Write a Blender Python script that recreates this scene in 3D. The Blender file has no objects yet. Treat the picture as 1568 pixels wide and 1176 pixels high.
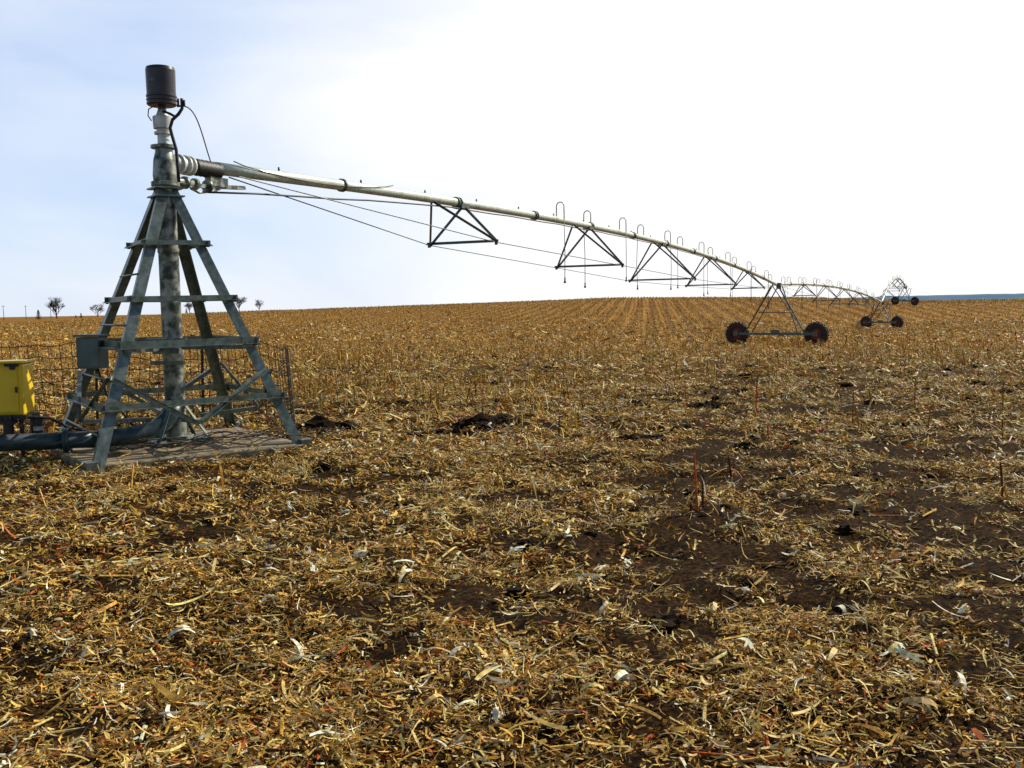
import bpy, math, random
import numpy as np
from mathutils import Vector, Matrix, Euler
random.seed(7); rng=np.random.default_rng(11)
sc=bpy.context.scene
sc.view_settings.view_transform='Standard'; sc.view_settings.look='None'; sc.view_settings.exposure=0
R=math.radians

# ---------------------------------------------------------------- noise / terrain
def _h(ix,iy,s):
    n=(ix.astype(np.int64)*374761393+iy.astype(np.int64)*668265263+s*974634777)&0x7fffffff
    n=((n^(n>>13))*1274126177)&0x7fffffff
    n=n^(n>>16)
    return (n&0xffff)/65535.0
def vn(x,y,s=0):
    x=np.asarray(x,float);y=np.asarray(y,float)
    ix=np.floor(x);iy=np.floor(y);fx=x-ix;fy=y-iy
    fx=fx*fx*(3-2*fx);fy=fy*fy*(3-2*fy)
    a=_h(ix,iy,s);b=_h(ix+1,iy,s);c=_h(ix,iy+1,s);d=_h(ix+1,iy+1,s)
    return (a*(1-fx)+b*fx)*(1-fy)+(c*(1-fx)+d*fx)*fy
def ss(a,b,x):
    t=np.clip((x-a)/(b-a),0,1);return t*t*(3-2*t)
def macro(x,y):
    x=np.asarray(x,float);y=np.asarray(y,float)
    r=np.hypot(x,y)
    az=np.degrees(np.arctan2(x,y))
    Hc=np.interp(az,[-180,-60,-27.6,-14.4,6.3,15.5,22,28,50,180],[0,0,0.0,1.3,3.2,2.5,1.25,1.0,.9,0])
    rc=np.interp(az,[-30,8,20,30],[300,270,200,200])
    rs=np.interp(az,[-30,8,20,30],[70,90,112,112])
    vs=np.interp(az,[-40,-10,8,40],[0.15,0.4,1.0,1.0])
    val=-(0.75*ss(20,59,r)+0.5*ss(59,100,r))*vs*(1-ss(rs+2,rc*0.86,r))
    rid=Hc*ss(rs,rc,r)
    far=-(rid+6)*ss(rc+10,rc+330,r)
    return val+rid+far
def height(x,y):
    x=np.asarray(x,float);y=np.asarray(y,float)
    m=(vn(x/1.6,y/1.6,1)-.5)*.10+(vn(x/.42,y/.42,2)-.5)*.09+(vn(x/.13,y/.13,3)-.5)*.05
    r=np.hypot(x,y)
    big=(vn(x/25,y/25,5)-.5)*.35*ss(25,90,r)
    return macro(x,y)+m+big
def H(x,y): return float(height(np.array([x]),np.array([y]))[0])

# ---------------------------------------------------------------- materials
def newmat(name):
    m=bpy.data.materials.new(name);m.use_nodes=True
    nt=m.node_tree;b=nt.nodes['Principled BSDF'];return m,nt,b
def N(nt,t,**kw):
    n=nt.nodes.new(t)
    for k,v in kw.items(): setattr(n,k,v)
    return n
def noisemat(name,c1,c2,scale=8,rough=.6,metal=0,bump=.2,detail=6,lo=.35,hi=.65,c3=None,spec=.5):
    m,nt,b=newmat(name)
    tc=N(nt,'ShaderNodeTexCoord');no=N(nt,'ShaderNodeTexNoise')
    no.inputs['Scale'].default_value=scale;no.inputs['Detail'].default_value=detail
    nt.links.new(tc.outputs['Object'],no.inputs['Vector'])
    cr=N(nt,'ShaderNodeValToRGB');cr.color_ramp.elements[0].position=lo;cr.color_ramp.elements[1].position=hi
    cr.color_ramp.elements[0].color=(*c1,1);cr.color_ramp.elements[1].color=(*c2,1)
    nt.links.new(no.outputs['Fac'],cr.inputs['Fac'])
    out=cr.outputs['Color']
    if c3:
        n2=N(nt,'ShaderNodeTexNoise');n2.inputs['Scale'].default_value=scale*.37;n2.inputs['Detail'].default_value=8
        nt.links.new(tc.outputs['Object'],n2.inputs['Vector'])
        r2=N(nt,'ShaderNodeValToRGB');r2.color_ramp.elements[0].position=.55;r2.color_ramp.elements[1].position=.7
        nt.links.new(n2.outputs['Fac'],r2.inputs['Fac'])
        mx=N(nt,'ShaderNodeMixRGB');nt.links.new(r2.outputs['Color'],mx.inputs['Fac'])
        nt.links.new(out,mx.inputs['Color1']);mx.inputs['Color2'].default_value=(*c3,1);out=mx.outputs['Color']
    nt.links.new(out,b.inputs['Base Color'])
    b.inputs['Roughness'].default_value=rough;b.inputs['Metallic'].default_value=metal
    b.inputs['Specular IOR Level'].default_value=spec
    if bump:
        bp=N(nt,'ShaderNodeBump');bp.inputs['Strength'].default_value=bump;bp.inputs['Distance'].default_value=.01
        nt.links.new(no.outputs['Fac'],bp.inputs['Height']);nt.links.new(bp.outputs['Normal'],b.inputs['Normal'])
    return m
M_galv=noisemat('galvanized_steel',(.095,.125,.105),(.20,.235,.205),14,.38,.45,.1,c3=(.075,.085,.06))
M_pipe=noisemat('galvanized_pipe',(.50,.56,.47),(.66,.71,.62),10,.34,.3,.08,c3=(.38,.42,.33))
M_riser=noisemat('weathered_riser',(.055,.07,.055),(.36,.385,.34),9,.45,.35,.2,c3=(.38,.38,.31),lo=.42,hi=.60)
M_truss=noisemat('truss_steel',(.06,.08,.07),(.12,.145,.13),12,.45,.4,.05)
M_black=noisemat('black_rubber',(.008,.008,.009),(.02,.02,.022),20,.55,0,.1)
M_cap=noisemat('dark_plastic_cover',(.022,.014,.020),(.04,.030,.036),6,.34,0,.05)
M_label=noisemat('faded_label',(.12,.16,.17),(.05,.06,.07),60,.5,0,0)
M_white=noisemat('pale_casting',(.50,.52,.51),(.68,.69,.66),12,.45,.2,.05,c3=(.25,.22,.16))
M_supply=noisemat('painted_supply_pipe',(.018,.04,.048),(.05,.08,.09),10,.4,.1,.15,c3=(.09,.085,.07))
M_yellow=noisemat('yellow_paint',(.82,.53,.01),(.88,.60,.02),5,.4,0,.05,c3=(.6,.38,.02))
M_boxg=noisemat('grey_enclosure',(.07,.11,.10),(.12,.16,.145),6,.5,.2,.05)
M_wire=noisemat('rusty_wire',(.02,.013,.008),(.06,.04,.025),20,.7,.2,0)
M_tire=noisemat('tire_rubber',(.012,.012,.012),(.035,.03,.025),10,.8,0,.3)
M_rim=noisemat('red_rim',(.16,.02,.015),(.28,.05,.03),8,.6,.1,.1)
M_conc=noisemat('concrete',(.12,.09,.05),(.33,.27,.17),5,.9,0,.6,c3=(.10,.065,.025))
M_clod=noisemat('dark_soil_clod',(.005,.003,.0015),(.026,.013,.005),18,.95,0,.8,spec=.1)
M_bark=noisemat('bark',(.05,.04,.03),(.09,.07,.055),3,.9,0,.2,spec=.1)
M_ever=noisemat('evergreen_needles',(.015,.03,.015),(.04,.06,.03),3,.9,0,.1,spec=.1)
M_post=noisemat('weathered_post',(.09,.06,.04),(.18,.13,.09),10,.85,0,.3)
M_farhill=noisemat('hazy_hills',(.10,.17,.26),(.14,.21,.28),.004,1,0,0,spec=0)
M_green=noisemat('winter_wheat_field',(.12,.19,.06),(.22,.26,.09),.02,1,0,0,spec=0)

def colmat(name,trans=.25):
    m,nt,b=newmat(name)
    at=N(nt,'ShaderNodeAttribute');at.attribute_name='Col'
    tc=N(nt,'ShaderNodeTexCoord');no=N(nt,'ShaderNodeTexNoise');no.inputs['Scale'].default_value=45;no.inputs['Detail'].default_value=3
    nt.links.new(tc.outputs['Object'],no.inputs['Vector'])
    mr=N(nt,'ShaderNodeMapRange');mr.inputs['From Min'].default_value=.3;mr.inputs['From Max'].default_value=.7;mr.inputs['To Min'].default_value=.5;mr.inputs['To Max'].default_value=1.3
    nt.links.new(no.outputs['Fac'],mr.inputs['Value'])
    vm=N(nt,'ShaderNodeVectorMath',operation='SCALE');nt.links.new(at.outputs['Color'],vm.inputs[0]);nt.links.new(mr.outputs['Result'],vm.inputs['Scale'])
    nt.links.new(vm.outputs['Vector'],b.inputs['Base Color']);b.inputs['Roughness'].default_value=.5;b.inputs['Specular IOR Level'].default_value=.14
    tr=N(nt,'ShaderNodeBsdfTranslucent');nt.links.new(vm.outputs['Vector'],tr.inputs['Color'])
    mx=N(nt,'ShaderNodeMixShader');mx.inputs['Fac'].default_value=trans
    out=nt.nodes['Material Output']
    nt.links.new(b.outputs['BSDF'],mx.inputs[1]);nt.links.new(tr.outputs['BSDF'],mx.inputs[2]);nt.links.new(mx.outputs['Shader'],out.inputs['Surface'])
    return m
M_straw=colmat('dry_corn_residue',.10)

def ground_mat():
    m,nt,b=newmat('harvested_field_soil')
    tc=N(nt,'ShaderNodeTexCoord');L=nt.links.new
    def noise(s,d=6,rough=.6):
        n=N(nt,'ShaderNodeTexNoise');n.inputs['Scale'].default_value=s;n.inputs['Detail'].default_value=d;n.inputs['Roughness'].default_value=rough
        L(tc.outputs['Object'],n.inputs['Vector']);return n
    def ramp(src,a,b_,ca,cb):
        r=N(nt,'ShaderNodeValToRGB');r.color_ramp.elements[0].position=a;r.color_ramp.elements[1].position=b_
        r.color_ramp.elements[0].color=(*ca,1);r.color_ramp.elements[1].color=(*cb,1);L(src,r.inputs['Fac']);return r.outputs['Color']
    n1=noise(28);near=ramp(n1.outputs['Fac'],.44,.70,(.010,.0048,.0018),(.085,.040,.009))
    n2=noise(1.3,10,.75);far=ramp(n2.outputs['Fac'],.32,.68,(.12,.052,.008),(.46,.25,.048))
    n3=noise(.06,5);tint=ramp(n3.outputs['Fac'],.3,.7,(.78,.70,.62),(1.12,1.1,1.05))
    mp=N(nt,'ShaderNodeMapping');mp.inputs['Rotation'].default_value=(0,0,R(8.2));L(tc.outputs['Object'],mp.inputs['Vector'])
    wv=N(nt,'ShaderNodeTexWave',bands_direction='X');wv.inputs['Scale'].default_value=.314/0.76/3.0;wv.inputs['Distortion'].default_value=1.2;wv.inputs['Detail'].default_value=2
    L(mp.outputs['Vector'],wv.inputs['Vector'])
    wr=ramp(wv.outputs['Fac'],.1,.9,(.62,.57,.50),(1.1,1.08,1.04))
    m1=N(nt,'ShaderNodeMixRGB',blend_type='MULTIPLY');m1.inputs['Fac'].default_value=1;L(far,m1.inputs['Color1']);L(tint,m1.inputs['Color2'])
    m2=N(nt,'ShaderNodeMixRGB',blend_type='MULTIPLY');m2.inputs['Fac'].default_value=1;L(m1.outputs['Color'],m2.inputs['Color1']);L(wr,m2.inputs['Color2'])
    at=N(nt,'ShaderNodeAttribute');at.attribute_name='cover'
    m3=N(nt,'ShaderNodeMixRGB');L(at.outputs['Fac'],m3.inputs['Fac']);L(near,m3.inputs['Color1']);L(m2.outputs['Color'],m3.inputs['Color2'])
    L(m3.outputs['Color'],b.inputs['Base Color']);b.inputs['Roughness'].default_value=.95;b.inputs['Specular IOR Level'].default_value=.05
    n4=noise(60,8,.7)
    bp=N(nt,'ShaderNodeBump');bp.inputs['Strength'].default_value=.8;bp.inputs['Distance'].default_value=.02;L(n4.outputs['Fac'],bp.inputs['Height']);L(bp.outputs['Normal'],b.inputs['Normal'])
    return m

# ---------------------------------------------------------------- numpy meshes
def mesh_np(name,V,F,mat,cols=None,smooth=False):
    V=np.ascontiguousarray(V,dtype=np.float32).reshape(-1,3);F=np.ascontiguousarray(F,dtype=np.int32)
    me=bpy.data.meshes.new(name);me.vertices.add(len(V));me.vertices.foreach_set('co',V.ravel())
    k=F.shape[1];me.loops.add(F.size);me.loops.foreach_set('vertex_index',F.ravel())
    me.polygons.add(len(F));me.polygons.foreach_set('loop_start',np.arange(0,F.size,k,dtype=np.int32))
    me.update(calc_edges=True)
    if cols is not None:
        ca=me.color_attributes.new('Col','FLOAT_COLOR','POINT')
        c4=np.ones((len(V),4),np.float32);c4[:,:3]=cols;ca.data.foreach_set('color',c4.ravel())
    me.polygons.foreach_set('use_smooth',np.full(len(F),smooth))
    me.materials.append(mat)
    o=bpy.data.objects.new(name,me);sc.collection.objects.link(o);return o
def rotate(P,yaw,pitch,roll):
    def c(a):return np.cos(a)[:,None],np.sin(a)[:,None]
    x,y,z=P[...,0],P[...,1],P[...,2]
    cr,sr=c(roll);y,z=y*cr-z*sr,y*sr+z*cr
    cp,sp=c(pitch);x,z=x*cp-z*sp,x*sp+z*cp
    cy,sy=c(yaw);x,y=x*cy-y*sy,x*sy+y*cy
    return np.stack([x,y,z],-1)
class Bag:
    def __init__(s):s.V=[];s.F=[];s.C=[];s.n=0
    def add(s,V,F,C):
        s.V.append(V.reshape(-1,3));s.F.append(F+s.n);s.C.append(C);s.n+=V.reshape(-1,3).shape[0]
    def make(s,name,mat): return mesh_np(name,np.concatenate(s.V),np.concatenate(s.F),mat,np.concatenate(s.C))
def strips(bag,c,yaw,pitch,roll,L,W,bend,col,ns=3,anchor=.5):
    n=len(c);s=np.linspace(0,1,ns+1)
    al=(s[None]-anchor)*L[:,None]
    zz=bend[:,None]*L[:,None]*(-(s[None]-anchor)**2*2.2)
    if anchor>0: zz=zz+np.abs(bend[:,None])*L[:,None]*.3
    q0=rng.uniform(.08,.45,(n,1));q1=rng.uniform(.55,.93,(n,1))
    tp=np.sin(np.pi*(q0+(q1-q0)*s[None]))
    w=W[:,None]*.5*tp
    side=(rng.random((n,1))-.5)*.30*L[:,None]*(s[None]-.5)**2*4
    P=np.zeros((n,ns+1,2,3));P[:,:,0,0]=al;P[:,:,1,0]=al;P[:,:,0,1]=w+side;P[:,:,1,1]=-w+side;P[:,:,0,2]=zz+w*.25;P[:,:,1,2]=zz
    P=rotate(P.reshape(n,-1,3),yaw,pitch,roll)+c[:,None]
    k=2*(ns+1)
    f=np.array([[2*i,2*i+1,2*i+3,2*i+2] for i in range(ns)])
    F=(np.arange(n)[:,None,None]*k+f[None]).reshape(-1,4)
    bag.add(P,F,np.repeat(col,k,axis=0))
def prisms(bag,c,yaw,pitch,L,r,col,k=5,anchor=.5,taper=.8):
    n=len(c);a=np.arange(k)/k*2*np.pi
    P=np.zeros((n,2,k,3))
    for i,(s,t) in enumerate(((0,1.),(1,taper))):
        P[:,i,:,0]=((s-anchor)*L)[:,None];P[:,i,:,1]=(r*t)[:,None]*np.cos(a);P[:,i,:,2]=(r*t)[:,None]*np.sin(a)
    P=rotate(P.reshape(n,-1,3),yaw,pitch,np.zeros(n))+c[:,None]
    f=np.array([[j,(j+1)%k,k+(j+1)%k,k+j] for j in range(k)])
    F=(np.arange(n)[:,None,None]*2*k+f[None]).reshape(-1,4)
    bag.add(P,F,np.repeat(col,2*k,axis=0))

# ---------------------------------------------------------------- ground
nth=800;rr=np.concatenate([[0.0],np.geomspace(.6,3200,420)])
th=np.linspace(0,2*np.pi,nth,endpoint=False)
RR,TT=np.meshgrid(rr[1:],th,indexing='ij')
X=RR*np.sin(TT);Y=RR*np.cos(TT);Z=height(X,Y)
V=np.stack([X,Y,Z],-1).reshape(-1,3)
nr=len(rr)-1
i=np.arange(nr-1)[:,None]*nth;j=np.arange(nth)[None];j2=(j+1)%nth
F=np.stack([i+j,i+nth+j,i+nth+j2,i+j2],-1).reshape(-1,4)[:, ::-1]
ground=mesh_np('ground',V,F,ground_mat(),smooth=True)
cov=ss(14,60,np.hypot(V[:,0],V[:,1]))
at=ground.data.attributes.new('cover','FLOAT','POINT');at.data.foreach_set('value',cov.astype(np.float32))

# ---------------------------------------------------------------- litter
pal=np.array([[.88,.66,.24],[.76,.465,.085],[.60,.315,.042],[.35,.155,.020],[.11,.042,.007],[.94,.86,.60],[.52,.10,.012],[.70,.49,.14]])
def colors(n,p):
    p=np.array(p,float);p/=p.sum()
    c=pal[rng.choice(len(pal),n,p=p)]
    c=c*(.55+.65*rng.random((n,1)))*(1+.12*(rng.random((n,3))-.5))
    return np.clip(c,0,.92)
PX,PY=-4.25,12.3
def in_pad(x,y):
    return (np.hypot(x-PX,y-PY)<1.40)
def track(x,y):
    # old machinery tracks, barer soil, running out toward the first wheel tower
    cx=np.interp(y,[2,5,9,16,30,57],[.2,.75,1.6,3.4,7.6,15.4])
    s=.10+.008*y
    a=np.exp(-((x-cx)/(.20+s))**2)+.8*np.exp(-((x-cx-1.9-.02*y)/(.20+s))**2)
    return a*(y>0)
def coverf(x,y):
    return vn(x/.8,y/.8,21)*.30+vn(x/.30,y/.30,22)*.36+vn(x/.14,y/.14,24)*.24+vn(x/2.8,y/2.8,23)*.28-track(x,y)*.17
def scatter(r0,r1,dens,half=36):
    n=int(dens*math.radians(2*half)/2*(r1*r1-r0*r0))
    r=np.sqrt(rng.random(n)*(r1*r1-r0*r0)+r0*r0);a=np.radians((rng.random(n)*2-1)*half)
    x=r*np.sin(a);y=r*np.cos(a)
    cover=coverf(x,y)
    k=(rng.random(n)<np.clip((cover-.40)*4.0,.05,1))&~in_pad(x,y)
    return x[k],y[k]
def lift(x,y): return np.clip(coverf(x,y)-.45,0,.5)*.12
bag=Bag()
PN=[3.6,4.8,4.2,2.8,2.0,.8,.9,1.8]
for (r0,r1,d,lm,wm,ns) in ((2.2,6.5,3700,.036,.0065,2),(6.5,12,1500,.044,.009,2),(12,25,470,.07,.014,2),(25,60,84,.13,.03,2),(60,130,9,.26,.07,1)):
    x,y=scatter(r0,r1,d);n=len(x)
    L=lm*np.exp(rng.normal(0,.55,n));W=np.minimum(wm*np.exp(rng.normal(0,.5,n)),L*.6)
    z=height(x,y)+.003+rng.random(n)*lift(x,y)+rng.random(n)**2*.03*(1+r0/20)
    strips(bag,np.stack([x,y,z],-1),rng.random(n)*6.283,rng.normal(0,.36,n),rng.normal(0,.6,n),L,W,rng.normal(0,.2,n),colors(n,PN),ns)
n=900;x=PX+rng.uniform(-1.25,1.25,n);y=PY+rng.uniform(-1.25,1.25,n);k=(np.hypot(x-PX,y-PY)<1.5)&(rng.random(n)<np.hypot(x-PX,y-PY)/1.3);x=x[k];y=y[k];n=len(x)
strips(bag,np.stack([x,y,np.full(n,.118)+rng.random(n)*.01],-1),rng.random(n)*6.283,rng.normal(0,.08,n),rng.normal(0,.2,n),.07*np.exp(rng.normal(0,.5,n)),.010*np.exp(rng.normal(0,.4,n)),rng.normal(0,.1,n),colors(n,PN),2)
bag.make('straw_litter',M_straw)
bag=Bag()
for (r0,r1,d) in ((2.2,9,46),(9,28,18)):
    x,y=scatter(r0,r1,d);n=len(x)
    L=.12*np.exp(rng.normal(0,.4,n));W=.010*np.exp(rng.normal(0,.4,n))
    z=height(x,y)+.02+lift(x,y)+rng.random(n)*.03
    strips(bag,np.stack([x,y,z],-1),rng.random(n)*6.283,rng.normal(0,.2,n),rng.normal(0,.5,n),L,W,rng.normal(0,.35,n),colors(n,[3.5,2.4,1.6,1,.5,2.2,.2,3]),6)
for (r0,r1,d) in ((2.2,9,4.2),(9,40,1.6)):
    x,y=scatter(r0,r1,d);n=len(x)
    z=height(x,y)+.03+lift(x,y)
    for k in range(3):
        L=rng.uniform(.07,.15,n);W=rng.uniform(.012,.03,n)
        strips(bag,np.stack([x,y,z+.01*k],-1),rng.random(n)*.8+k*.4+np.arange(n),rng.normal(0.1,.2,n),rng.normal(0,.5,n),L,W,rng.normal(.2,.25,n),colors(n,[2,.8,0,0,0,5,0,1.5]),5)
for (r0,r1,d) in ((2.2,9,34),(9,30,15)):
    x,y=scatter(r0,r1,d);n=len(x)
    z=height(x,y)+.015+lift(x,y)*.7
    prisms(bag,np.stack([x,y,z],-1),rng.random(n)*6.283,rng.normal(0,.13,n),.10*np.exp(rng.normal(0,.5,n)),rng.uniform(.004,.010,n),colors(n,[2,2.5,2,2.4,1.4,.5,2.4,1.6]),6)
nt_=230
cx=rng.uniform(-8,9,nt_);cy=rng.uniform(3,20,nt_)
cx=np.concatenate([cx,[1.15,.85,-.9,1.9,2.3,-.55,.62,1.0,-2.2]]);cy=np.concatenate([cy,[4.1,6.0,4.9,5.1,4.4,4.2,5.0,3.9,8.0]])
for a,b in zip(cx,cy):
    if in_pad(a,b):continue
    n=int(rng.integers(25,90));rad=rng.uniform(.05,.14)
    x=a+rng.normal(0,rad,n);y=b+rng.normal(0,rad,n)
    z=height(x,y)+.01+rng.random(n)*.06
    base=rng.random()*6.283
    strips(bag,np.stack([x,y,z],-1),base+rng.normal(0,.7,n),rng.normal(0.25,.3,n),rng.normal(0,.6,n),rng.uniform(.05,.17,n),rng.uniform(.003,.008,n),rng.normal(0,.4,n),colors(n,[3.6,3.6,1.6,1,.5,1.4,.2,2.2]),4)
bag.make('corn_husks_and_leaves',M_straw)

# ---------------------------------------------------------------- standing stubble in rows
bag=Bag()
rd=np.array([math.sin(R(8.2)),math.cos(R(8.2))]);pd=np.array([rd[1],-rd[0]])
def stubble(u0,u1,v0,v1,sp,keep,wscale):
    u=np.arange(u0,u1,.76);v=np.arange(v0,v1,sp)
    U,Vv=np.meshgrid(u,v);U=U.ravel();Vv=Vv.ravel()
    U=U+rng.normal(0,.07,len(U))+1.0*np.sin(Vv/70);Vv=Vv+rng.normal(0,sp*.3,len(Vv))
    x=U*pd[0]+Vv*rd[0];y=U*pd[1]+Vv*rd[1]
    r=np.hypot(x,y);az=np.degrees(np.arctan2(x,y))
    k=(np.abs(az)<36)&(y>0)&(rng.random(len(x))<keep(r,az,x,y))
    x=x[k];y=y[k];r=r[k];n=len(x)
    h=rng.uniform(.10,.36,n)*(.55+.8*vn(x/5,y/5,31));z=height(x,y)-.02
    yaw=rng.random(n)*6.283
    cst=colors(n,[1.5,3.4,4.4,2.9,.8,.1,1.0,1.0])
    prisms(bag,np.stack([x,y,z],-1),yaw,np.pi/2-np.abs(rng.normal(0,.34,n)),h,rng.uniform(.009,.014,n)*wscale,cst,3,0,.9)
    for q in range(2):
        strips(bag,np.stack([x,y,z+h*rng.uniform(.2,1,n)],-1),rng.random(n)*6.283,rng.uniform(-.6,.7,n),rng.normal(0,.7,n),rng.uniform(.12,.30,n),rng.uniform(.012,.030,n)*wscale,rng.uniform(.2,.9,n),colors(n,[2.8,4,3.2,1.2,.3,.4,.2,1.6]),2,0)
def kn(r,az,x,y):
    edge=np.where(az<4,15.5,18+.25*np.clip(az,0,30))
    base=ss(edge-2.5,edge+3,r+2*(vn(x/2,y/2,40)-.5)*2)
    den=np.where(az<4,1.0,.58)
    return np.maximum(base*den*np.clip(.2+1.15*vn(x/2.5,y/2.5,41),0,1),.03*(r>9))*(np.hypot(x-PX,y-PY)>2.6)*(1-.7*np.clip(track(x,y),0,1))
stubble(-40,42,4,50,.15,kn,1)
stubble(-75,85,50,110,.32,lambda r,az,x,y:.8*(.3+.9*vn(x/6,y/6,41)),1.9)
stubble(-130,140,110,290,.9,lambda r,az,x,y:np.full(len(r),.6),3.6)
bag.make('corn_stubble',M_straw)
bag=Bag()
ST=[(1.50,7.9,.50),(1.56,8.0,.3),(1.40,7.7,.18),(4.75,13.6,.55),(4.95,13.9,.45),(3.75,15,.5),(5.5,12.9,.4),(.6,12.7,.35),(-.15,9.2,.3),(3.2,12.2,.25),(6.4,15.5,.5),(-.2,8.1,.12),(2.2,9.8,.2),(-1.2,15.6,.35),(4.05,6.6,.42),(4.2,8.3,.35),(7.3,14.5,.5),(-2.6,10.5,.2),(2.9,16.2,.5),(3.9,15.6,.55),(1.0,17,.5),(6.0,18,.5)]
sx=np.array([a[0] for a in ST]);sy=np.array([a[1] for a in ST]);sh=np.array([a[2] for a in ST]);n=len(ST)
z=height(sx,sy)-.02
prisms(bag,np.stack([sx,sy,z],-1),rng.random(n)*6.28,np.pi/2-np.abs(rng.normal(0,.12,n)),sh,rng.uniform(.009,.014,n),colors(n,[0,.3,1.5,4,1.5,0,3.5,.3]),7,0,.75)
for q in range(6):
    strips(bag,np.stack([sx,sy,z+sh*rng.uniform(.1,.9,n)],-1),rng.random(n)*6.28,rng.uniform(-.7,1.1,n),rng.normal(0,.6,n),rng.uniform(.06,.20,n),rng.uniform(.008,.018,n),rng.uniform(.3,1,n),colors(n,[2,3,3,3,1,.3,.5,2]),5,0)
bag.make('standing_corn_stalks',M_straw)

# ---------------------------------------------------------------- mesh builder
class MB:
    def __init__(s):s.v=[];s.f=[];s.sm=[]
    def tube(s,pts,r,n=12,cap=True,smooth=True):
        pts=[Vector(p) for p in pts]
        rs=r if isinstance(r,(list,tuple)) else [r]*len(pts)
        b0=len(s.v);prev=None
        for i,p in enumerate(pts):
            if i==0:d=pts[1]-p
            elif i==len(pts)-1:d=p-pts[i-1]
            else:
                d=(pts[i+1]-p).normalized()+(p-pts[i-1]).normalized()
                if d.length<1e-6:d=pts[i+1]-p
            d=d.normalized() if d.length>1e-9 else Vector((0,0,1))
            if prev is None:
                u=d.orthogonal().normalized() if abs(d.z)<.99 else Vector((1,0,0))
            else:
                u=(prev-d*prev.dot(d)).normalized()
            prev=u;w=d.cross(u)
            for k in range(n):
                a=2*math.pi*k/n;s.v.append(p+(u*math.cos(a)+w*math.sin(a))*rs[i])
        for i in range(len(pts)-1):
            for k in range(n):
                a=b0+i*n+k;b=b0+i*n+(k+1)%n
                s.f.append((a,b,b+n,a+n));s.sm.append(smooth)
        if cap:
            s.f.append(tuple(b0+k for k in reversed(range(n))));s.sm.append(False)
            e=b0+(len(pts)-1)*n;s.f.append(tuple(e+k for k in range(n)));s.sm.append(False)
    def lathe(s,c,prof,n=20,axis=(0,0,1)):
        ax=Vector(axis).normalized();u=ax.orthogonal().normalized();w=ax.cross(u);c=Vector(c)
        for i in range(len(prof)-1):
            b0=len(s.v)
            for (r,h) in (prof[i],prof[i+1]):
                for k in range(n):
                    a=2*math.pi*k/n;s.v.append(c+ax*h+(u*math.cos(a)+w*math.sin(a))*r)
            for k in range(n):
                s.f.append((b0+k,b0+(k+1)%n,b0+n+(k+1)%n,b0+n+k));s.sm.append(True)
    def prism(s,prof,p0,p1,up):
        p0=Vector(p0);p1=Vector(p1);d=(p1-p0).normalized();up=Vector(up);w=d.cross(up)
        if w.length<1e-4:w=d.orthogonal()
        w.normalize();u=w.cross(d).normalized();b0=len(s.v);n=len(prof)
        for p in (p0,p1):
            for a,b in prof:s.v.append(p+w*a+u*b)
        for k in range(n):
            s.f.append((b0+k,b0+(k+1)%n,b0+n+(k+1)%n,b0+n+k));s.sm.append(False)
        s.f.append(tuple(b0+k for k in reversed(range(n))));s.sm.append(False)
        s.f.append(tuple(b0+n+k for k in range(n)));s.sm.append(False)
    def angle(s,p0,p1,w=.08,t=.008,up=(0,0,1),flip=1):
        s.prism([(0,0),(w*flip,0),(w*flip,t),(t*flip,t),(t*flip,w),(0,w)],p0,p1,up)
    def beam(s,p0,p1,w=.05,h=.05,up=(0,0,1)):
        s.prism([(-w/2,-h/2),(w/2,-h/2),(w/2,h/2),(-w/2,h/2)],p0,p1,up)
    def box(s,c,size,rotz=0,rot=None):
        m=rot or Matrix.Rotation(rotz,3,'Z');c=Vector(c);b0=len(s.v)
        for z in (-.5,.5):
            for x,y in ((-.5,-.5),(.5,-.5),(.5,.5),(-.5,.5)):
                s.v.append(c+m@Vector((x*size[0],y*size[1],z*size[2])))
        for q in ((0,3,2,1),(4,5,6,7),(0,1,5,4),(1,2,6,5),(2,3,7,6),(3,0,4,7)):
            s.f.append(tuple(b0+k for k in q));s.sm.append(False)
    def obj(s,name,mat,parent=None,bevel=0):
        me=bpy.data.meshes.new(name);me.from_pydata([tuple(v) for v in s.v],[],s.f);me.update()
        me.polygons.foreach_set('use_smooth',s.sm);me.materials.append(mat)
        o=bpy.data.objects.new(name,me);sc.collection.objects.link(o)
        if bevel:
            b=o.modifiers.new('bevel','BEVEL');b.width=bevel;b.segments=2;b.limit_method='ANGLE'
        if parent:
            o.parent=parent;o.matrix_parent_inverse=parent.matrix_world.inverted()
        return o
def empty(name,loc):
    e=bpy.data.objects.new(name,None);e.location=loc;e.empty_display_size=.3;sc.collection.objects.link(e)
    bpy.context.view_layer.update();return e

# ---------------------------------------------------------------- pivot tower
T=empty('irrigation_pivot_tower',(PX,PY,0))
PADZ=.10
ang=[-99,-9,81,171];RBS=[1.92,1.74,1.74,1.74]
dirs=[Vector((math.cos(R(a)),math.sin(R(a)),0)) for a in ang]
C0=Vector((PX,PY,0))
ZT=3.27;ZF=-.02
def legp(i,z):
    t=(z-ZF)/(ZT-ZF);return C0+dirs[i]*(RBS[i]+(.15-RBS[i])*t)+Vector((0,0,z))
mb=MB()
for i in range(4):
    mb.angle(legp(i,ZF),legp(i,ZT),.125,.012,up=-dirs[i].cross(Vector((0,0,1)))-dirs[i],flip=1)
    foot=legp(i,ZF);mb.box(foot+Vector((0,0,.04)),(.22,.22,.03),R(ang[i]+45))
    mb.box(legp(i,.10)+dirs[i]*.01,(.14,.14,.10),R(ang[i]+45))
mb.obj('legs',M_galv,T)
mb=MB()
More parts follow.
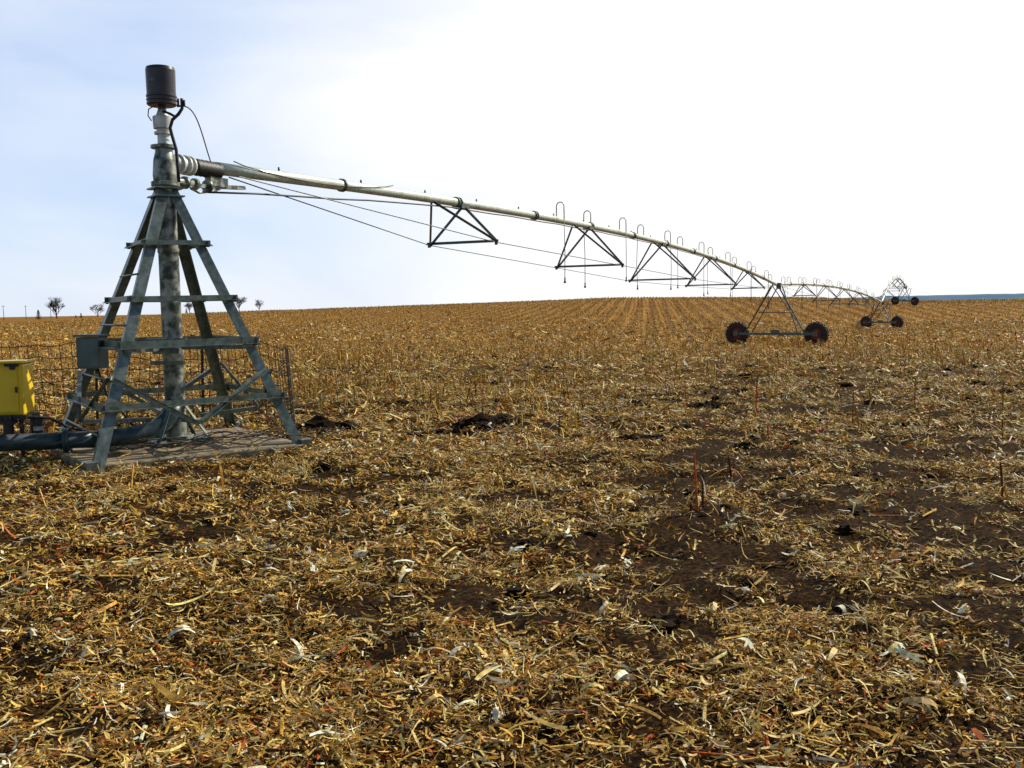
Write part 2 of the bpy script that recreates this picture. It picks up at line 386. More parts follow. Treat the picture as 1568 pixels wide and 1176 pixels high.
for z,w in ((2.55,.06),(1.87,.065),(1.33,.085),(.66,.07)):
    for i in range(4):
        a=legp(i,z);b=legp((i+1)%4,z+.01);d=(b-a).normalized()
        n=Vector((d.y,-d.x,0))
        mb.angle(a+n*.012-d*.06,b+n*.012+d*.06,w,.008,up=(0,0,1))
        for e in (a,b):
            mb.tube([e+n*.012,e+n*.045],.012,6)
for i in range(4):
    a=legp(i,1.02);b=legp((i+1)%4,1.02);m=(legp(i,.5)+legp((i+1)%4,.5))/2;m.z=.46
    d=(b-a).normalized();n=Vector((d.y,-d.x,0))
    mb.angle(a+n*.02,m+n*.02-d*.02,.05,.007,up=n);mb.angle(b+n*.026,m+n*.026+d*.02,.05,.007,up=n)
    mm=C0+(m-C0)*.3;mm.z=.42
    mb.beam(m+n*.01,mm,.05,.05)
for k in (0,1):
    a=legp(k,1.30);b=legp(k+2,1.30);mb.beam(a,b,.05,.05)
mb.box((PX+.02,PY-.25,1.40),(.50,.06,.05),R(-5));mb.box((PX+.02,PY-.27,1.27),(.34,.08,.07),R(-5))
mb.box((PX,PY-.2,1.12),(.42,.05,.05),R(-5))
for k in range(4):
    d=dirs[k];a=C0+d*.10+Vector((0,0,.14));
    mb.prism([(-.006,0),(.006,0),(.006,.02),(-.006,.02)],a,a+d*.4,(0,0,1))
    mb.beam(C0+d*.45+Vector((0,0,.15)),C0+d*.11+Vector((0,0,.60)),.05,.012)
mb.box((PX,PY,PADZ+.025),(.7,.7,.03),R(36))
for z in (3.17,3.27):mb.box((PX,PY,z),(.36,.36,.018),R(36))
for i in range(4):
    for z in (1.36,.70):
        p=legp(i,z)
        for j in (1,3):
            q=legp((i+j)%4,z);d=(q-p).normalized();n=Vector((d.y,-d.x,0))*(1 if j==1 else -1)
            mb.beam(p+n*.030+d*.02,p+n*.030+d*.16,.008,.13)
            for s_ in (.05,.12):mb.tube([p+n*.03+d*s_,p+n*.05+d*s_],.011,6)
mb.obj('cross_braces',M_galv,T)
mb=MB()
for z in (.4,.98,1.6,2.2):
    a=legp(3,z);b=legp(0,z);mb.tube([a.lerp(b,.02),a.lerp(b,.98)],.012,8)
mb.obj('ladder_rungs',M_galv,T)
mb=MB();mb.lathe((PX,PY,0),[(.0,.15),(.21,.15),(.21,.19),(.125,.19),(.125,1.2),(.135,1.2),(.135,1.25),(.122,1.25),(.122,2.48),(.13,2.48),(.13,2.53),(.118,2.53),(.118,3.36)],24)
mb.obj('riser_pipe',M_riser,T)
mb=MB();mb.lathe((PX,PY,0),[(.0,3.30),(.17,3.30),(.17,3.35),(.14,3.36),(.145,3.44),(.13,3.62),(.105,3.72),(.10,3.76),(.155,3.76),(.155,3.795),(.09,3.795),(.09,3.81)],24)
mb.obj('swivel_bearing',M_riser,T)
mb=MB();mb.lathe((PX,PY,0),[(.07,3.80),(.07,3.93),(.105,3.93),(.105,3.96),(.075,3.96),(.075,4.0),(.112,4.0),(.118,4.14),(.105,4.15),(.075,4.16),(.05,4.23),(0,4.23)],20)
mb.obj('collector_ring_mast',M_white,T)
mb=MB()
prof=[(.05,4.14),(.05,4.27),(.16,4.275),(.178,4.29),(.178,4.31),(.167,4.315),(.167,4.33),(.180,4.335),(.180,4.355),(.169,4.36),(.169,4.375),(.181,4.38),(.181,4.40),(.172,4.405),(.176,4.70),(.168,4.735),(.12,4.75),(0,4.752)]
mb.lathe((PX,PY,0),prof,32)
mb.obj('collector_ring_cover',M_cap,T)
mb=MB()
for k in range(7):
    a=R(-130+k*6)
    for z in (4.54,4.58):mb.v.append(C0+Vector((math.cos(a)*.1775,math.sin(a)*.1775,z)))
for k in range(6):mb.f.append((2*k,2*k+2,2*k+3,2*k+1));mb.sm.append(False)
mb.obj('cover_label',M_label,T)
mb=MB()
D=Vector((.40,.916,0)).normalized();Pn=Vector((D.y,-D.x,0))
def W(dx,dy,z): return (PX+dx,PY+dy,z)
mb.tube([W(.03,-.05,4.20),W(.13,-.1,4.16),W(.2,-.12,4.12)],.016,8)
mb.tube([W(.28,-.1,4.34),W(.28,-.1,4.22),W(.24,-.12,4.15),W(.17,-.14,4.08),W(.14,-.15,3.98),W(.16,-.14,3.88),W(.20,-.14,3.72),W(.21,-.14,3.5),W(.215,-.14,3.33)],.020,10)
mb.tube([W(.235,-.1,4.34),W(.235,-.1,4.25)],.014,8)
mb.tube([W(.31,-.1,4.32),W(.31,-.1,4.25),W(.22,-.1,4.25)],.014,8)
mb.tube([W(-.05,-.1,4.26),W(-.13,-.1,4.22),W(-.14,-.1,4.14),W(-.1,-.1,4.08)],.007,6)
mb.obj('conduit',M_black,T)
mb=MB()
hp=[];P0=Vector(W(.28,-.1,4.25));P3=C0+D*.85+Vector((0,0,3.70));P1=Vector(W(.45,-.05,4.27));P2=C0+D*.55+Vector((.1,0,4.0))
for k in range(15):
    t=k/14;hp.append(P0*(1-t)**3+P1*3*t*(1-t)**2+P2*3*t*t*(1-t)+P3*t**3)
mb.tube(hp,.008,6)
mb.obj('sensor_cable',M_black,T)
E=C0+Vector((0,0,3.60))
mb=MB()
mb.tube([E,E+D*.30,E+D*.55],[.095,.10,.085],18)
for a in (.22,.34,.42):
    mb.tube([E+D*a,E+D*(a+.035)],[.125,.125],18)
mb.obj('elbow_pipe',M_white,T)
mb=MB();bp=[];br=[]
for k in range(13):
    bp.append(E+D*(.5+.04*k));br.append(.098 if k%2 else .112)
mb.tube(bp,br,18);mb.obj('rubber_boot',M_black,T)
mb=MB()
E2=E+Vector((0,0,-.22))
mb.tube([E2,E2+D*.5],.05,12);mb.tube([E2+D*.32,E2+D*.37],.08,12)
mb.tube([E2+D*.5,E2+D*.55],.075,12);mb.tube([E2+D*.74,E2+D*.80],.08,12)
mb.beam(E2+D*.4+Vector((0,0,-.03)),E2+D*1.5+Vector((0,0,.05)),.07,.05)
mb.box(E2+D*.95+Vector((0,0,.07)),(.10,.34,.12),R(-23.5))
mb.beam(E+D*1.0+Vector((0,0,-.02)),E2+D*.8,.03,.10)
mb.tube([E2+D*.45+Vector((0,0,-.06)),E2+D*.6+Vector((0,0,-.1)),E2+D*.9+Vector((0,0,-.05)),E2+D*1.1+Vector((0,0,.03))],.018,8)
mb.beam(C0+Vector((0,0,3.38)),E2+D*.4,.10,.03)
mb.obj('pivot_hinge_bracket',M_riser,T)
mb=MB();bc=legp(3,1.27).lerp(legp(0,1.27),.35)+Vector((-.05,-.1,0))
mb.box(bc,(.30,.20,.38),R(-8));mb.box(bc+Vector((0,-.105,0)),(.26,.02,.34),R(-8));mb.box(bc+Vector((0,-.0,.21)),(.34,.26,.025),R(-8))
mb.obj('junction_box',M_boxg,T,.006)
mb=MB();mb.tube([bc+Vector((.05,0,-.19)),bc+Vector((.1,.1,-.5)),bc+Vector((.35,.2,-.9)),W(-.2,-.2,.25)],.014,8)
mb.tube([W(-.35,-.75,1.25),W(-.35,-.75,.98)],.02,8);mb.tube([W(-.35,-.75,1.0),W(-.35,-.75,.86)],.035,10)
mb.obj('flexible_conduit',M_black,T)

mb=MB();mb.box((PX-.03,PY-.08,-.12),(2.46,2.52,.44),R(-9-45));pad=mb.obj('concrete_pad',M_conc,None,.02)

# ---------------------------------------------------------------- supply pipe
S=empty('water_supply_pipe',(-6.0,11.4,.2))
mb=MB()
mb.tube([(-9.5,10.7,.24),(-4.95,11.70,.24)],.10,20)
mb.tube([(-4.88,11.72,.24),(-4.62,11.9,.25),(-4.42,12.08,.30),(-4.30,12.22,.42),(-4.26,12.29,.62)],[.105,.115,.12,.125,.127],20)
mb.obj('pipe',M_supply,S)
mb=MB()
d=Vector((4.55,1.0,0)).normalized()
for x0 in ((-4.95,11.70,.24),(-5.35,11.61,.24)):
    p=Vector(x0);mb.tube([p,p+d*.03],.15,20);mb.tube([p+d*.034,p+d*.064],.15,20)
    for k in range(8):
        a=R(45*k);o=Vector((-d.y*math.cos(a),d.x*math.cos(a),math.sin(a)))*.128
        mb.tube([p+o-d*.025,p+o+d*.09],.011,6)
mb.obj('flanges',M_supply,S)

Y0=empty('yellow_control_box',(-5.98,11.9,.8))
bx,by=-6.10,11.75
mb=MB();mb.box((bx,by,.86),(.56,.34,.62),R(4));mb.obj('cabinet',M_yellow,Y0,.03)
mb=MB();mb.box((bx,by-.178,.86),(.48,.014,.54),R(4));mb.box((bx,by,1.185),(.60,.38,.03),R(4));mb.obj('door_and_lid',M_yellow,Y0,.006)
mb=MB();mb.box((bx+.19,by-.19,1.155),(.16,.03,.035),R(4));mb.box((bx+.2,by-.195,1.13),(.05,.03,.06),R(4));mb.box((bx+.235,by-.195,.86),(.022,.02,.07),R(4))
for q in (-.22,.24):
    for w_ in (-.13,.13):mb.beam((bx+q,by+w_,.0),(bx+q,by+w_,.55),.04,.04)
mb.box((bx,by,.53),(.62,.42,.05),R(4));mb.obj('latch_and_stand',M_black,Y0)
mb=MB();mb.lathe((bx+.12,by-.2,0),[(0,.30),(.06,.30),(.06,.46),(.10,.46),(.10,.50),(.05,.5),(.05,.56)],14)
mb.lathe((bx+.40,by-.05,0),[(0,.20),(.05,.20),(.05,.42),(.07,.42),(.07,.50),(0,.50)],14)
mb.tube([(bx+.1,by-.2,.52),(bx+.36,by-.1,.52),(bx+.55,by-.05,.50),(bx+.7,by+.05,.38),(bx+.95,by+.1,.30)],.018,8)
mb.obj('valve_assembly',M_black,Y0)
mb=MB();mb.lathe((bx+.40,by-.055,0),[(0,.36),(.056,.36),(.056,.41),(0,.41)],14);mb.obj('gauge_glass',M_white,Y0)

# ---------------------------------------------------------------- wire fence
FE=empty('wire_fence',(-6,16.5,0))
path=[(-14,16.0),(-9.8,15.7),(-7.4,15.3),(-5.6,15.2),(-4.4,14.9),(-3.4,14.3),(-3.0,13.5),(-2.9,12.9)]
pts=[Vector((a,b,0)) for a,b in path]
def along(n):
    Ls=[0]
    for k in range(len(pts)-1):Ls.append(Ls[-1]+(pts[k+1]-pts[k]).length)
    out=[]
    for q in range(n):
        s=Ls[-1]*q/(n-1)
        k=max(0,min(len(pts)-2,int(np.searchsorted(Ls,s,side='right'))-1))
        out.append(pts[k].lerp(pts[k+1],(s-Ls[k])/(Ls[k+1]-Ls[k])))
    return out
fp=along(78)
def wob(p,z):
    f=z/1.2
    return Vector((p.x+.10*f*math.sin(p.x*2.1+p.y*1.3),p.y+.12*f*math.sin(p.x*1.7),H(p.x,p.y)+z*(1.05-.08*math.sin(p.x*1.1+1)**2)+.02*math.sin(p.x*5+z*7)))
mb=MB()
for z in (.06,.19,.33,.48,.65,.83,1.02,1.22):
    mb.tube([wob(p,z) for p in fp],.0065,5,False)
for p in fp:
    mb.tube([wob(p,z) for z in (.03,.4,.8,1.24)],.0055,5,False)
mb.obj('woven_wire',M_wire,FE)
mb=MB()
for k in (4,19,34,47,58):
    p=fp[k];h=H(p.x,p.y);mb.beam((p.x,p.y,h-.2),(p.x+.03,p.y+.02,h+1.27),.035,.035)
mb.obj('steel_posts',M_wire,FE)
mb=MB()
def pw(u,v):
    a=legp(0,0).lerp(legp(1,0),u);n=Vector((-.77,.64,0))*(v*.45-.1)+Vector((.2,.1,0))*math.sin(v*3)
    return Vector((a.x,a.y,0))+n+Vector((0,0,.15+.09*abs(math.sin(u*9+v*2))))
for v in np.linspace(0,2.2,7):
    mb.tube([pw(u,v) for u in np.linspace(.25,1.16,20)],.006,5,False)
for u in np.linspace(.27,1.14,10):
    mb.tube([pw(u,v) for v in np.linspace(0,2.3,9)],.005,5,False)
mb.obj('loose_wire_panel',M_wire,FE)

# ---------------------------------------------------------------- spans
def span(name,A,B,zpoly,stations,widths,depths,goose0,first=False,gstep=2.6):
    A=Vector((A[0],A[1],0));B=Vector((B[0],B[1],0));L=(B-A).length;d=(B-A)/L;n=Vector((d.y,-d.x,0))
    e=empty(name,(A.x,A.y,float(np.polyval(zpoly,0))))
    P=lambda t:A+d*t+Vector((0,0,float(np.polyval(zpoly,t))))
    t0=.95 if first else 0
    ts=np.linspace(t0,L,44)
    r=.085
    mb=MB();mb.tube([P(t) for t in ts],r,14)
    mb.obj('water_pipe',M_pipe,e)
    mb=MB()
    k=3.9
    while k<L-1:
        mb.tube([P(k),P(k+.05)],r+.022,14)
        if not first or k>6: mb.tube([P(k+.12),P(k+.17)],r+.022,14)
        k+=(L-4)/12*1.0 if not first else 4.02
    k=2.3
    while k<L:
        p=P(k);mb.tube([p+Vector((0,0,r-.01)),p+Vector((0,0,r+.05))],.016,6);k+=2.2
    mb.obj('flanges_and_plugs',M_truss,e)
    mb=MB();rods=MB();nl=[];nrr=[]
    for q,(t,w,dp) in enumerate(zip(stations,widths,depths)):
        p=P(t)+Vector((0,0,-r))
        a=p-n*w/2+Vector((0,0,-dp));b=p+n*w/2+Vector((0,0,-dp))
        nl.append(a);nrr.append(b)
        mb.angle(p-n*.03,a,.055,.007,up=d);mb.angle(p+n*.03,b,.055,.007,up=d)
        mb.angle(a-n*.05,b+n*.05,.055,.007,up=(0,0,1))
        pb=P(t-1.25)+Vector((0,0,-r))
        mb.angle(pb-n*.03,a,.05,.007,up=d);mb.angle(pb+n*.03,b,.05,.007,up=d)
        mb.box(p+Vector((0,0,.02)),(.20,.34,.10),math.atan2(d.y,d.x)-math.pi/2)
        for z_ in (a,b):mb.tube([z_+Vector((0,0,.04)),z_-Vector((0,0,.05))],.03,6)
    s0=P(1.3 if first else .3)+Vector((0,0,-r));s1=P(L-.3)+Vector((0,0,-r))
    for chain,sg in ((nl,-1),(nrr,1)):
        c=[s0+n*sg*.08]+chain+[s1+n*sg*.08]
        for k in range(len(c)-1):rods.tube([c[k],c[k+1]],.010,6,False)
    mb.obj('truss_frames',M_truss,e);rods.obj('truss_rods',M_truss,e)
    mb=MB();pts_=[]
    for t in np.linspace(.7 if first else .1,L,50):
        off=.22*(1-min(1,t/7)) if first else 0
        pts_.append(P(t)+n*.06+Vector((0,0,-r-.035-off-.015*math.sin(t*2.1)**2)))
    mb.tube(pts_,.014,6)
    if first:
        c1=[]
        for k in range(20):
            t=1.2+k*.22;c1.append(P(t)+n*.09+Vector((0,0,r*.9+.03-.14*math.sin(math.pi*k/19)**.7)))
        mb.tube(c1,.008,6)
    mb.obj('power_cable',M_black,e)
    mb=MB();hs=MB();nz=MB();k=goose0;q=0
    while k<L-.8:
        p=P(k);sg=-1 if q%2 else 1
        pt=[p+Vector((0,0,r-.01)),p+Vector((0,0,r+.24))]
        for a in range(1,8):
            th_=math.pi*a/8;pt.append(p+Vector((0,0,r+.24+.10*math.sin(th_)))+n*sg*(.10-.10*math.cos(th_)))
        pt+= [p+n*sg*.20+Vector((0,0,r+.24)),p+n*sg*.20+Vector((0,0,0))]
        mb.tube(pt,.015,8)
        dl=1.45+.12*math.sin(q*2.3)
        sw=.03*math.sin(q*1.7)
        hs.tube([p+n*sg*.20+Vector((0,0,0)),p+n*sg*.21+Vector((sw,0,-.8)),p+n*sg*.20+Vector((sw*.5,0,-dl))],.009,6)
        nz.lathe(p+n*sg*.20+Vector((sw*.5,0,-dl-.13)),[(0,0),(.03,.0),(.036,.02),(.018,.06),(.018,.14),(0,.14)],8)
        k+=gstep*(1+.12*math.sin(q*3.1));q+=1
    mb.obj('goosenecks',M_pipe,e);hs.obj('drop_hoses',M_truss,e);nz.obj('sprinkler_nozzles',M_black,e)
    return e,P,d,n,L
A=(PX,PY);T1=(15.4,57.0);T2=(38.9,103.0);T3=(61.0,152.0)
L1=math.dist(A,T1)
zp1=np.polyfit([0,8.2,15.9,23.5,31.5,40,L1],[3.61,3.78,3.90,3.82,3.62,3.25,2.72],3)
g1,g2,g3=float(macro(*[np.array([v]) for v in T1])[0]),float(macro(*[np.array([v]) for v in T2])[0]),float(macro(*[np.array([v]) for v in T3])[0])
span('irrigation_pipe_span',A,T1,zp1,[8.2,15.9,23.5,31.3,39.8],[1.5,1.9,2.3,2.1,1.6],[.72,1.02,1.2,1.1,.8],13.5,True)
def zquad(L,z0,zm,z1):return np.polyfit([0,L/2,L],[z0,zm,z1],2)
L2=math.dist(T1,T2);z2=g2+2.7
fr=[1/6,2/6,.5,4/6,5/6]
span('irrigation_pipe_span',T1,T2,zquad(L2,2.72,(2.72+z2)/2+.6,z2),[f*L2 for f in fr],[1.4,1.9,2.2,1.9,1.4],[.7,1.05,1.2,1.05,.7],1.5)
L3=math.dist(T2,T3);z3=g3+2.8
span('irrigation_pipe_span',T2,T3,zquad(L3,z2,(z3+z2)/2+1.9,z3),[f*L3 for f in fr],[1.4,1.9,2.2,1.9,1.4],[.7,1.05,1.2,1.05,.7],2,False,4.2)

# ---------------------------------------------------------------- wheel towers
def wtower(P,d,zpipe,wb=4.5,rw=.66):
    x,y=P;d=Vector((d[0],d[1],0)).normalized();n=Vector((d.y,-d.x,0));O=Vector((x,y,0))
    gz=float(macro(np.array([x]),np.array([y]))[0])
    e=empty('irrigation_wheel_tower',(x,y,gz))
    tires=MB();rims=MB();fr=MB()
    ends=[]
    for sg in (-1,1):
        c=O+n*sg*wb/2;hz=H(c.x,c.y)+rw-.06;c.z=hz
        ends.append(c.copy())
        cw=c
        tires.lathe(cw,[(.34,-.11),(.42,-.15),(.54,-.16),(rw-.03,-.12),(rw-.01,-.05),(rw-.01,.05),(rw-.03,.12),(.54,.16),(.42,.15),(.34,.11),(.34,-.11)],28,axis=d)
        for k in range(20):
            a=2*math.pi*k/20;u=n*math.cos(a)+Vector((0,0,1))*math.sin(a);t=-n*math.sin(a)+Vector((0,0,1))*math.cos(a)
            tires.beam(cw+u*(rw-.0)-d*.13,cw+u*(rw-.0)+t*.07+d*.0,.035,.06,up=u)
            tires.beam(cw+u*(rw-.0)+d*.13+t*.09,cw+u*(rw-.0)+t*.16,.035,.06,up=u)
        rims.lathe(cw,[(.0,-.05),(.10,-.07),(.12,-.03),(.28,-.02),(.33,-.10),(.345,-.10),(.345,.10),(.33,.10),(.28,.03),(.12,.04),(.1,.09),(0,.09)],20,axis=d)
        fr.box(cw-d*.24+Vector((0,0,.02)),(.26,.30,.26),math.atan2(n.y,n.x))
    a,b=ends
    back=-d*.26
    fr.beam(a+back,b+back,.12,.14)
    fr.beam(a+d*.10+Vector((0,0,.0)),a+back,.06,.06);fr.beam(b+d*.10,b+back,.06,.06)
    top=O+Vector((0,0,zpipe))
    for sg,c in ((-1,a),(1,b)):
        foot=c+back-n*sg*.55+Vector((0,0,.06))
        fr.angle(foot,top+n*sg*.12-d*.10,.08,.01,up=d)
        fr.angle(c+back-n*sg*.95+Vector((0,0,.06)),top+n*sg*.12+d*1.5+Vector((0,0,-.1)),.06,.008,up=d)
        fr.angle(foot.lerp(top,.02),top+n*sg*.05-d*1.3+Vector((0,0,-.12)),.05,.008,up=d)
    p1=(a+back-n*-.55).lerp(top,.42);p2=(b+back-n*.55).lerp(top,.42)
    fr.angle(p1,p2,.05,.007)
    fr.box(top+Vector((0,0,-.1))+n*.15,(.25,.2,.35),math.atan2(n.y,n.x))
    fr.box((a+b)/2+back+Vector((0,0,.14)),(.5,.22,.2),math.atan2(n.y,n.x))
    fr.beam((a+b)/2+back+n*.2+Vector((0,0,.1)),b+back+Vector((0,0,.12)),.04,.04);
    tires.obj('tires',M_tire,e);rims.obj('rims',M_rim,e);fr.obj('tower_frame',M_truss,e)
wtower(T1,(.42,.905),2.72)
wtower(T2,(.80,.60),z2,3.6)
wtower(T3,(.80,.60),z3,3.3)

# ---------------------------------------------------------------- clods
mb=MB()
import bmesh
from mathutils import noise as mn
CL=[(-.47,14.4,.32),(-.85,13.3,.24),(-1.25,13.1,.18),(-2.75,14.0,.34),(-3.0,13.8,.2),(1.55,12.15,.22),(1.8,12.2,.12),(.78,5.2,.09),(1.85,5.4,.07),(-.4,13.9,.18),(-.2,14.9,.26),(-1.3,13.5,.14),(3.3,11.4,.14),(-1.9,17,.28),(.0,5.9,.07),(.1,7.0,.06),(2.8,8.0,.08),(4.4,14.3,.14),(3.5,9.6,.09),(.7,9.3,.08),(2.4,13.5,.17),(3.2,16.5,.24),(2.2,16.6,.2)]
for k in range(520):
    x=random.uniform(-10,13);y=random.uniform(3.3,28);CL.append((x,y,random.uniform(.012,.05)*(1+y/14)))
for (x,y,r) in CL:
    if math.hypot(x-PX,y-PY)<2:continue
    parts=[(0,0,1)] if r<.1 else [(0,0,.7),(.8,.3,.5),(-.7,-.2,.55),(.2,-.6,.4),(-.3,.7,.4),(1.3,-.2,.25)]
    for (ox,oy,sr) in parts:
        bm=bmesh.new();bmesh.ops.create_icosphere(bm,subdivisions=3 if r>.05 else 2,radius=1)
        off=Vector((x*3+ox*7,y*3+oy*5,r*50));b0=len(mb.v);X_=x+ox*r;Y_=y+oy*r;z=H(X_,Y_)+.02*r;q_=r*sr
        for v in bm.verts:
            f=1+.55*mn.noise(v.co*1.3+off)+.45*mn.noise(v.co*3.5+off)+.2*mn.noise(v.co*8+off)
            q=v.co*f;mb.v.append(Vector((X_+q.x*q_*1.2,Y_+q.y*q_,z+q.z*q_*.65)))
        for f in bm.faces:mb.f.append(tuple(b0+v.index for v in f.verts));mb.sm.append(False)
        bm.free()
mb.obj('soil_clods',M_clod)

# ---------------------------------------------------------------- distant things
def ridge(name,r,az0,az1,hs,mat,front=250):
    az=np.linspace(az0,az1,80);V=[];k=len(hs)
    hh=np.interp(np.linspace(0,1,80),np.linspace(0,1,k),hs)+ (vn(az*3,az*0,77)-.5)*1.0+(vn(az*14,az*0,78)-.5)*.5
    for rr_,f in ((r-front,0),(r-front*.4,.75),(r,1),(r+front,0)):
        for a,h_ in zip(az,hh):V.append((rr_*math.sin(R(a)),rr_*math.cos(R(a)),-7+(h_+7)*f))
    F=[]
    for i in range(3):
        for j in range(79):F.append((i*80+j,i*80+j+1,(i+1)*80+j+1,(i+1)*80+j))
    return mesh_np(name,np.array(V),np.array(F),mat,smooth=True)
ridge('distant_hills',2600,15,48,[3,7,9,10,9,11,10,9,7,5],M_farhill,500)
ridge('distant_green_field',800,23.5,45,[-6,.8,1.9,2.5,2.6,2.2,1.0,-5],M_green,150)

def tree(x,y,h,seed,spread=1.0):
    rnd=random.Random(seed);mb=MB();gz=H(x,y)-.2
    tw=MB()
    def br(p,d,l,r,lev):
        q=p+d*l*.5+Vector((rnd.uniform(-.06,.06),rnd.uniform(-.06,.06),0))*l;e=q+(d+Vector((0,0,.12))).normalized()*l*.5
        mb.tube([p,q,e],[r,r*.8,r*.55],5,False)
        if lev>=4:
            for _ in range(6):
                dd=(d+Vector((rnd.gauss(0,.7),rnd.gauss(0,.7),rnd.gauss(.1,.5)))).normalized();s=p.lerp(e,rnd.random())
                t=s+dd*l*rnd.uniform(.5,1.1);w=Vector((rnd.gauss(0,1),rnd.gauss(0,1),0)).normalized()*h*.0045
                b=len(tw.v);tw.v+= [s-w,s+w,t+w*.4,t-w*.4];tw.f.append((b,b+1,b+2,b+3));tw.sm.append(False)
            return
        for _ in range(rnd.choice((3,3,4)) if lev else 7):
            a=rnd.random()*6.283;t=rnd.uniform(.35,.95) if lev==0 else rnd.uniform(.5,1)
            o=Vector((math.cos(a),math.sin(a),0));dd=(d*.75+o*rnd.uniform(.45,.95)*spread+Vector((0,0,.1))).normalized()
            s=p.lerp(e,t);br(s,dd,l*rnd.uniform(.58,.78),r*.55,lev+1)
    br(Vector((x,y,gz)),Vector((0,0,1)),h*.44,h*.03,0)
    e=empty('bare_tree',(x,y,gz));mb.obj('trunk_and_limbs',M_bark,e);tw.obj('twigs',M_bark,e)
def px(xp,d): return ((xp-784)/1500*d,d)
for xp,d,h,s in ((91,268,6.4,1),(153,275,4.1,2),(294,282,4.0,3),(370,286,5.0,4),(400,284,3.6,5),(306,282,2.6,8)):
    X_,Y_=px(xp,d);tree(X_,Y_,h,s,.95)
def evergreen(x,y,h,seed):
    rnd=random.Random(seed);gz=H(x,y)-.2;e=empty('evergreen_tree',(x,y,gz))
    mb=MB();mb.tube([(x,y,gz),(x,y,gz+h)],[h*.03,.02],6);mb.obj('trunk',M_bark,e)
    mb=MB()
    for k in range(1100):
        t=rnd.random()**1.2;z=gz+h*(.1+.9*t);rad=h*.34*(1-t)*(.75+.35*math.sin(k*1.3+t*20))*rnd.uniform(.2,1)+.05
        a=rnd.random()*6.283;c=Vector((x+math.cos(a)*rad,y+math.sin(a)*rad,z))
        u=Vector((math.cos(a),math.sin(a),-.3))*h*.06;w=Vector((-math.sin(a),math.cos(a),rnd.uniform(-.5,.5)))*h*.02
        b=len(mb.v);mb.v+=[c-w,c+w,c+u+w*.3,c+u-w*.3];mb.f.append((b,b+1,b+2,b+3));mb.sm.append(False)
    mb.obj('needles',M_ever,e)
for xp,d,h,s in ((63,268,2.8,3),(128,272,1.5,4),(289,282,1.7,5),(120,272,1.1,6)):
    X_,Y_=px(xp,d);evergreen(X_,Y_,h,s)
for xp,d in ((10,300),(44,310),(82,330),(-25,290)):
    X_,Y_=px(xp,d);z=H(X_,Y_);e=empty('utility_pole',(X_,Y_,z));mb=MB()
    mb.tube([(X_,Y_,z),(X_,Y_,z+4.6)],[.10,.07],8);mb.beam((X_-.6,Y_,z+4.3),(X_+.6,Y_,z+4.3),.08,.08)
    mb.obj('pole_and_crossarm',M_post,e)

# ---------------------------------------------------------------- light & sky
SAZ,SEL=56,37
sv=Vector((math.sin(R(SAZ))*math.cos(R(SEL)),math.cos(R(SAZ))*math.cos(R(SEL)),math.sin(R(SEL))))
sl=bpy.data.lights.new('sun','SUN');sl.energy=5;sl.angle=R(.5);sl.color=(1,.92,.76)
so=bpy.data.objects.new('sun',sl);so.rotation_euler=sv.to_track_quat('Z','Y').to_euler();so.location=(20,20,30);sc.collection.objects.link(so)
w=bpy.data.worlds.new('World');sc.world=w;w.use_nodes=True;nt=w.node_tree;bg=nt.nodes['Background'];L=nt.links.new
sk=nt.nodes.new('ShaderNodeTexSky');sk.sky_type='NISHITA';sk.sun_disc=False;sk.sun_elevation=R(SEL);sk.sun_rotation=R(SAZ);sk.air_density=1.0;sk.dust_density=.2;sk.ozone_density=2.0
tc=nt.nodes.new('ShaderNodeTexCoord')
def dotr(vec,a,b,lo=0,hi=1):
    dp=nt.nodes.new('ShaderNodeVectorMath');dp.operation='DOT_PRODUCT';L(tc.outputs['Generated'],dp.inputs[0]);dp.inputs[1].default_value=tuple(Vector(vec).normalized())
    mr=nt.nodes.new('ShaderNodeMapRange');mr.inputs['From Min'].default_value=a;mr.inputs['From Max'].default_value=b;mr.inputs['To Min'].default_value=lo;mr.inputs['To Max'].default_value=hi
    L(dp.outputs['Value'],mr.inputs['Value']);return mr.outputs['Result']
glow=dotr((.45,.86,.22),.70,.91)
front=dotr((.1,1,.1),.2,.75,0,.70)
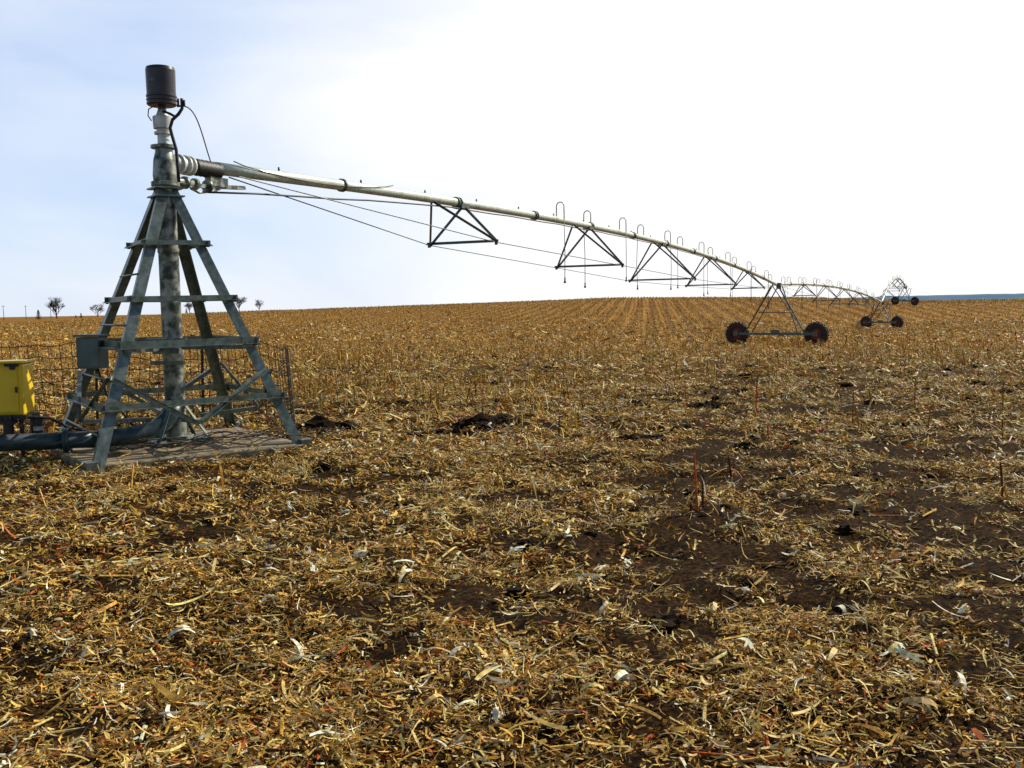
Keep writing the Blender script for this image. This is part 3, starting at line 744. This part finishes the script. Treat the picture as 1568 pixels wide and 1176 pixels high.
mp=nt.nodes.new('ShaderNodeMapping');mp.inputs['Scale'].default_value=(1.6,1.6,4.0);mp.inputs['Rotation'].default_value=(0,R(18),0);L(tc.outputs['Generated'],mp.inputs['Vector'])
no=nt.nodes.new('ShaderNodeTexNoise');no.inputs['Scale'].default_value=1.9;no.inputs['Detail'].default_value=8;no.inputs['Roughness'].default_value=.5;no.inputs['Distortion'].default_value=.3;L(mp.outputs['Vector'],no.inputs['Vector'])
m0=nt.nodes.new('ShaderNodeMixRGB');L(front,m0.inputs['Fac']);L(sk.outputs['Color'],m0.inputs['Color1']);m0.inputs['Color2'].default_value=(6.6,8.3,11.4,1)
m1=nt.nodes.new('ShaderNodeMath');m1.operation='MULTIPLY_ADD';L(no.outputs['Fac'],m1.inputs[0]);m1.inputs[1].default_value=1.7;m1.inputs[2].default_value=-.66
m2=nt.nodes.new('ShaderNodeMath');m2.operation='MULTIPLY';L(m1.outputs[0],m2.inputs[0]);
f2=dotr((.1,1,.1),.1,.6);L(f2,m2.inputs[1])
m3=nt.nodes.new('ShaderNodeMath');m3.operation='MAXIMUM';L(m2.outputs[0],m3.inputs[0]);m3.inputs[1].default_value=0
m4=nt.nodes.new('ShaderNodeMath');m4.operation='ADD';m4.use_clamp=True;L(m3.outputs[0],m4.inputs[0]);L(glow,m4.inputs[1])
mx=nt.nodes.new('ShaderNodeMixRGB');L(m4.outputs[0],mx.inputs['Fac']);L(m0.outputs['Color'],mx.inputs['Color1']);mx.inputs['Color2'].default_value=(10.4,10.4,10.5,1)
L(mx.outputs['Color'],bg.inputs['Color']);bg.inputs['Strength'].default_value=.1

# ---------------------------------------------------------------- camera
cd=bpy.data.cameras.new('camera');cd.lens=36*1500/1568;cd.sensor_width=36;cd.clip_end=8000;cd.clip_start=.05
co=bpy.data.objects.new('camera',cd);sc.collection.objects.link(co)
co.matrix_world=Matrix.Translation((0,0,1.75))@Matrix.Rotation(R(90-4.57),4,'X')@Matrix.Rotation(R(-1.0),4,'Z')
sc.camera=co
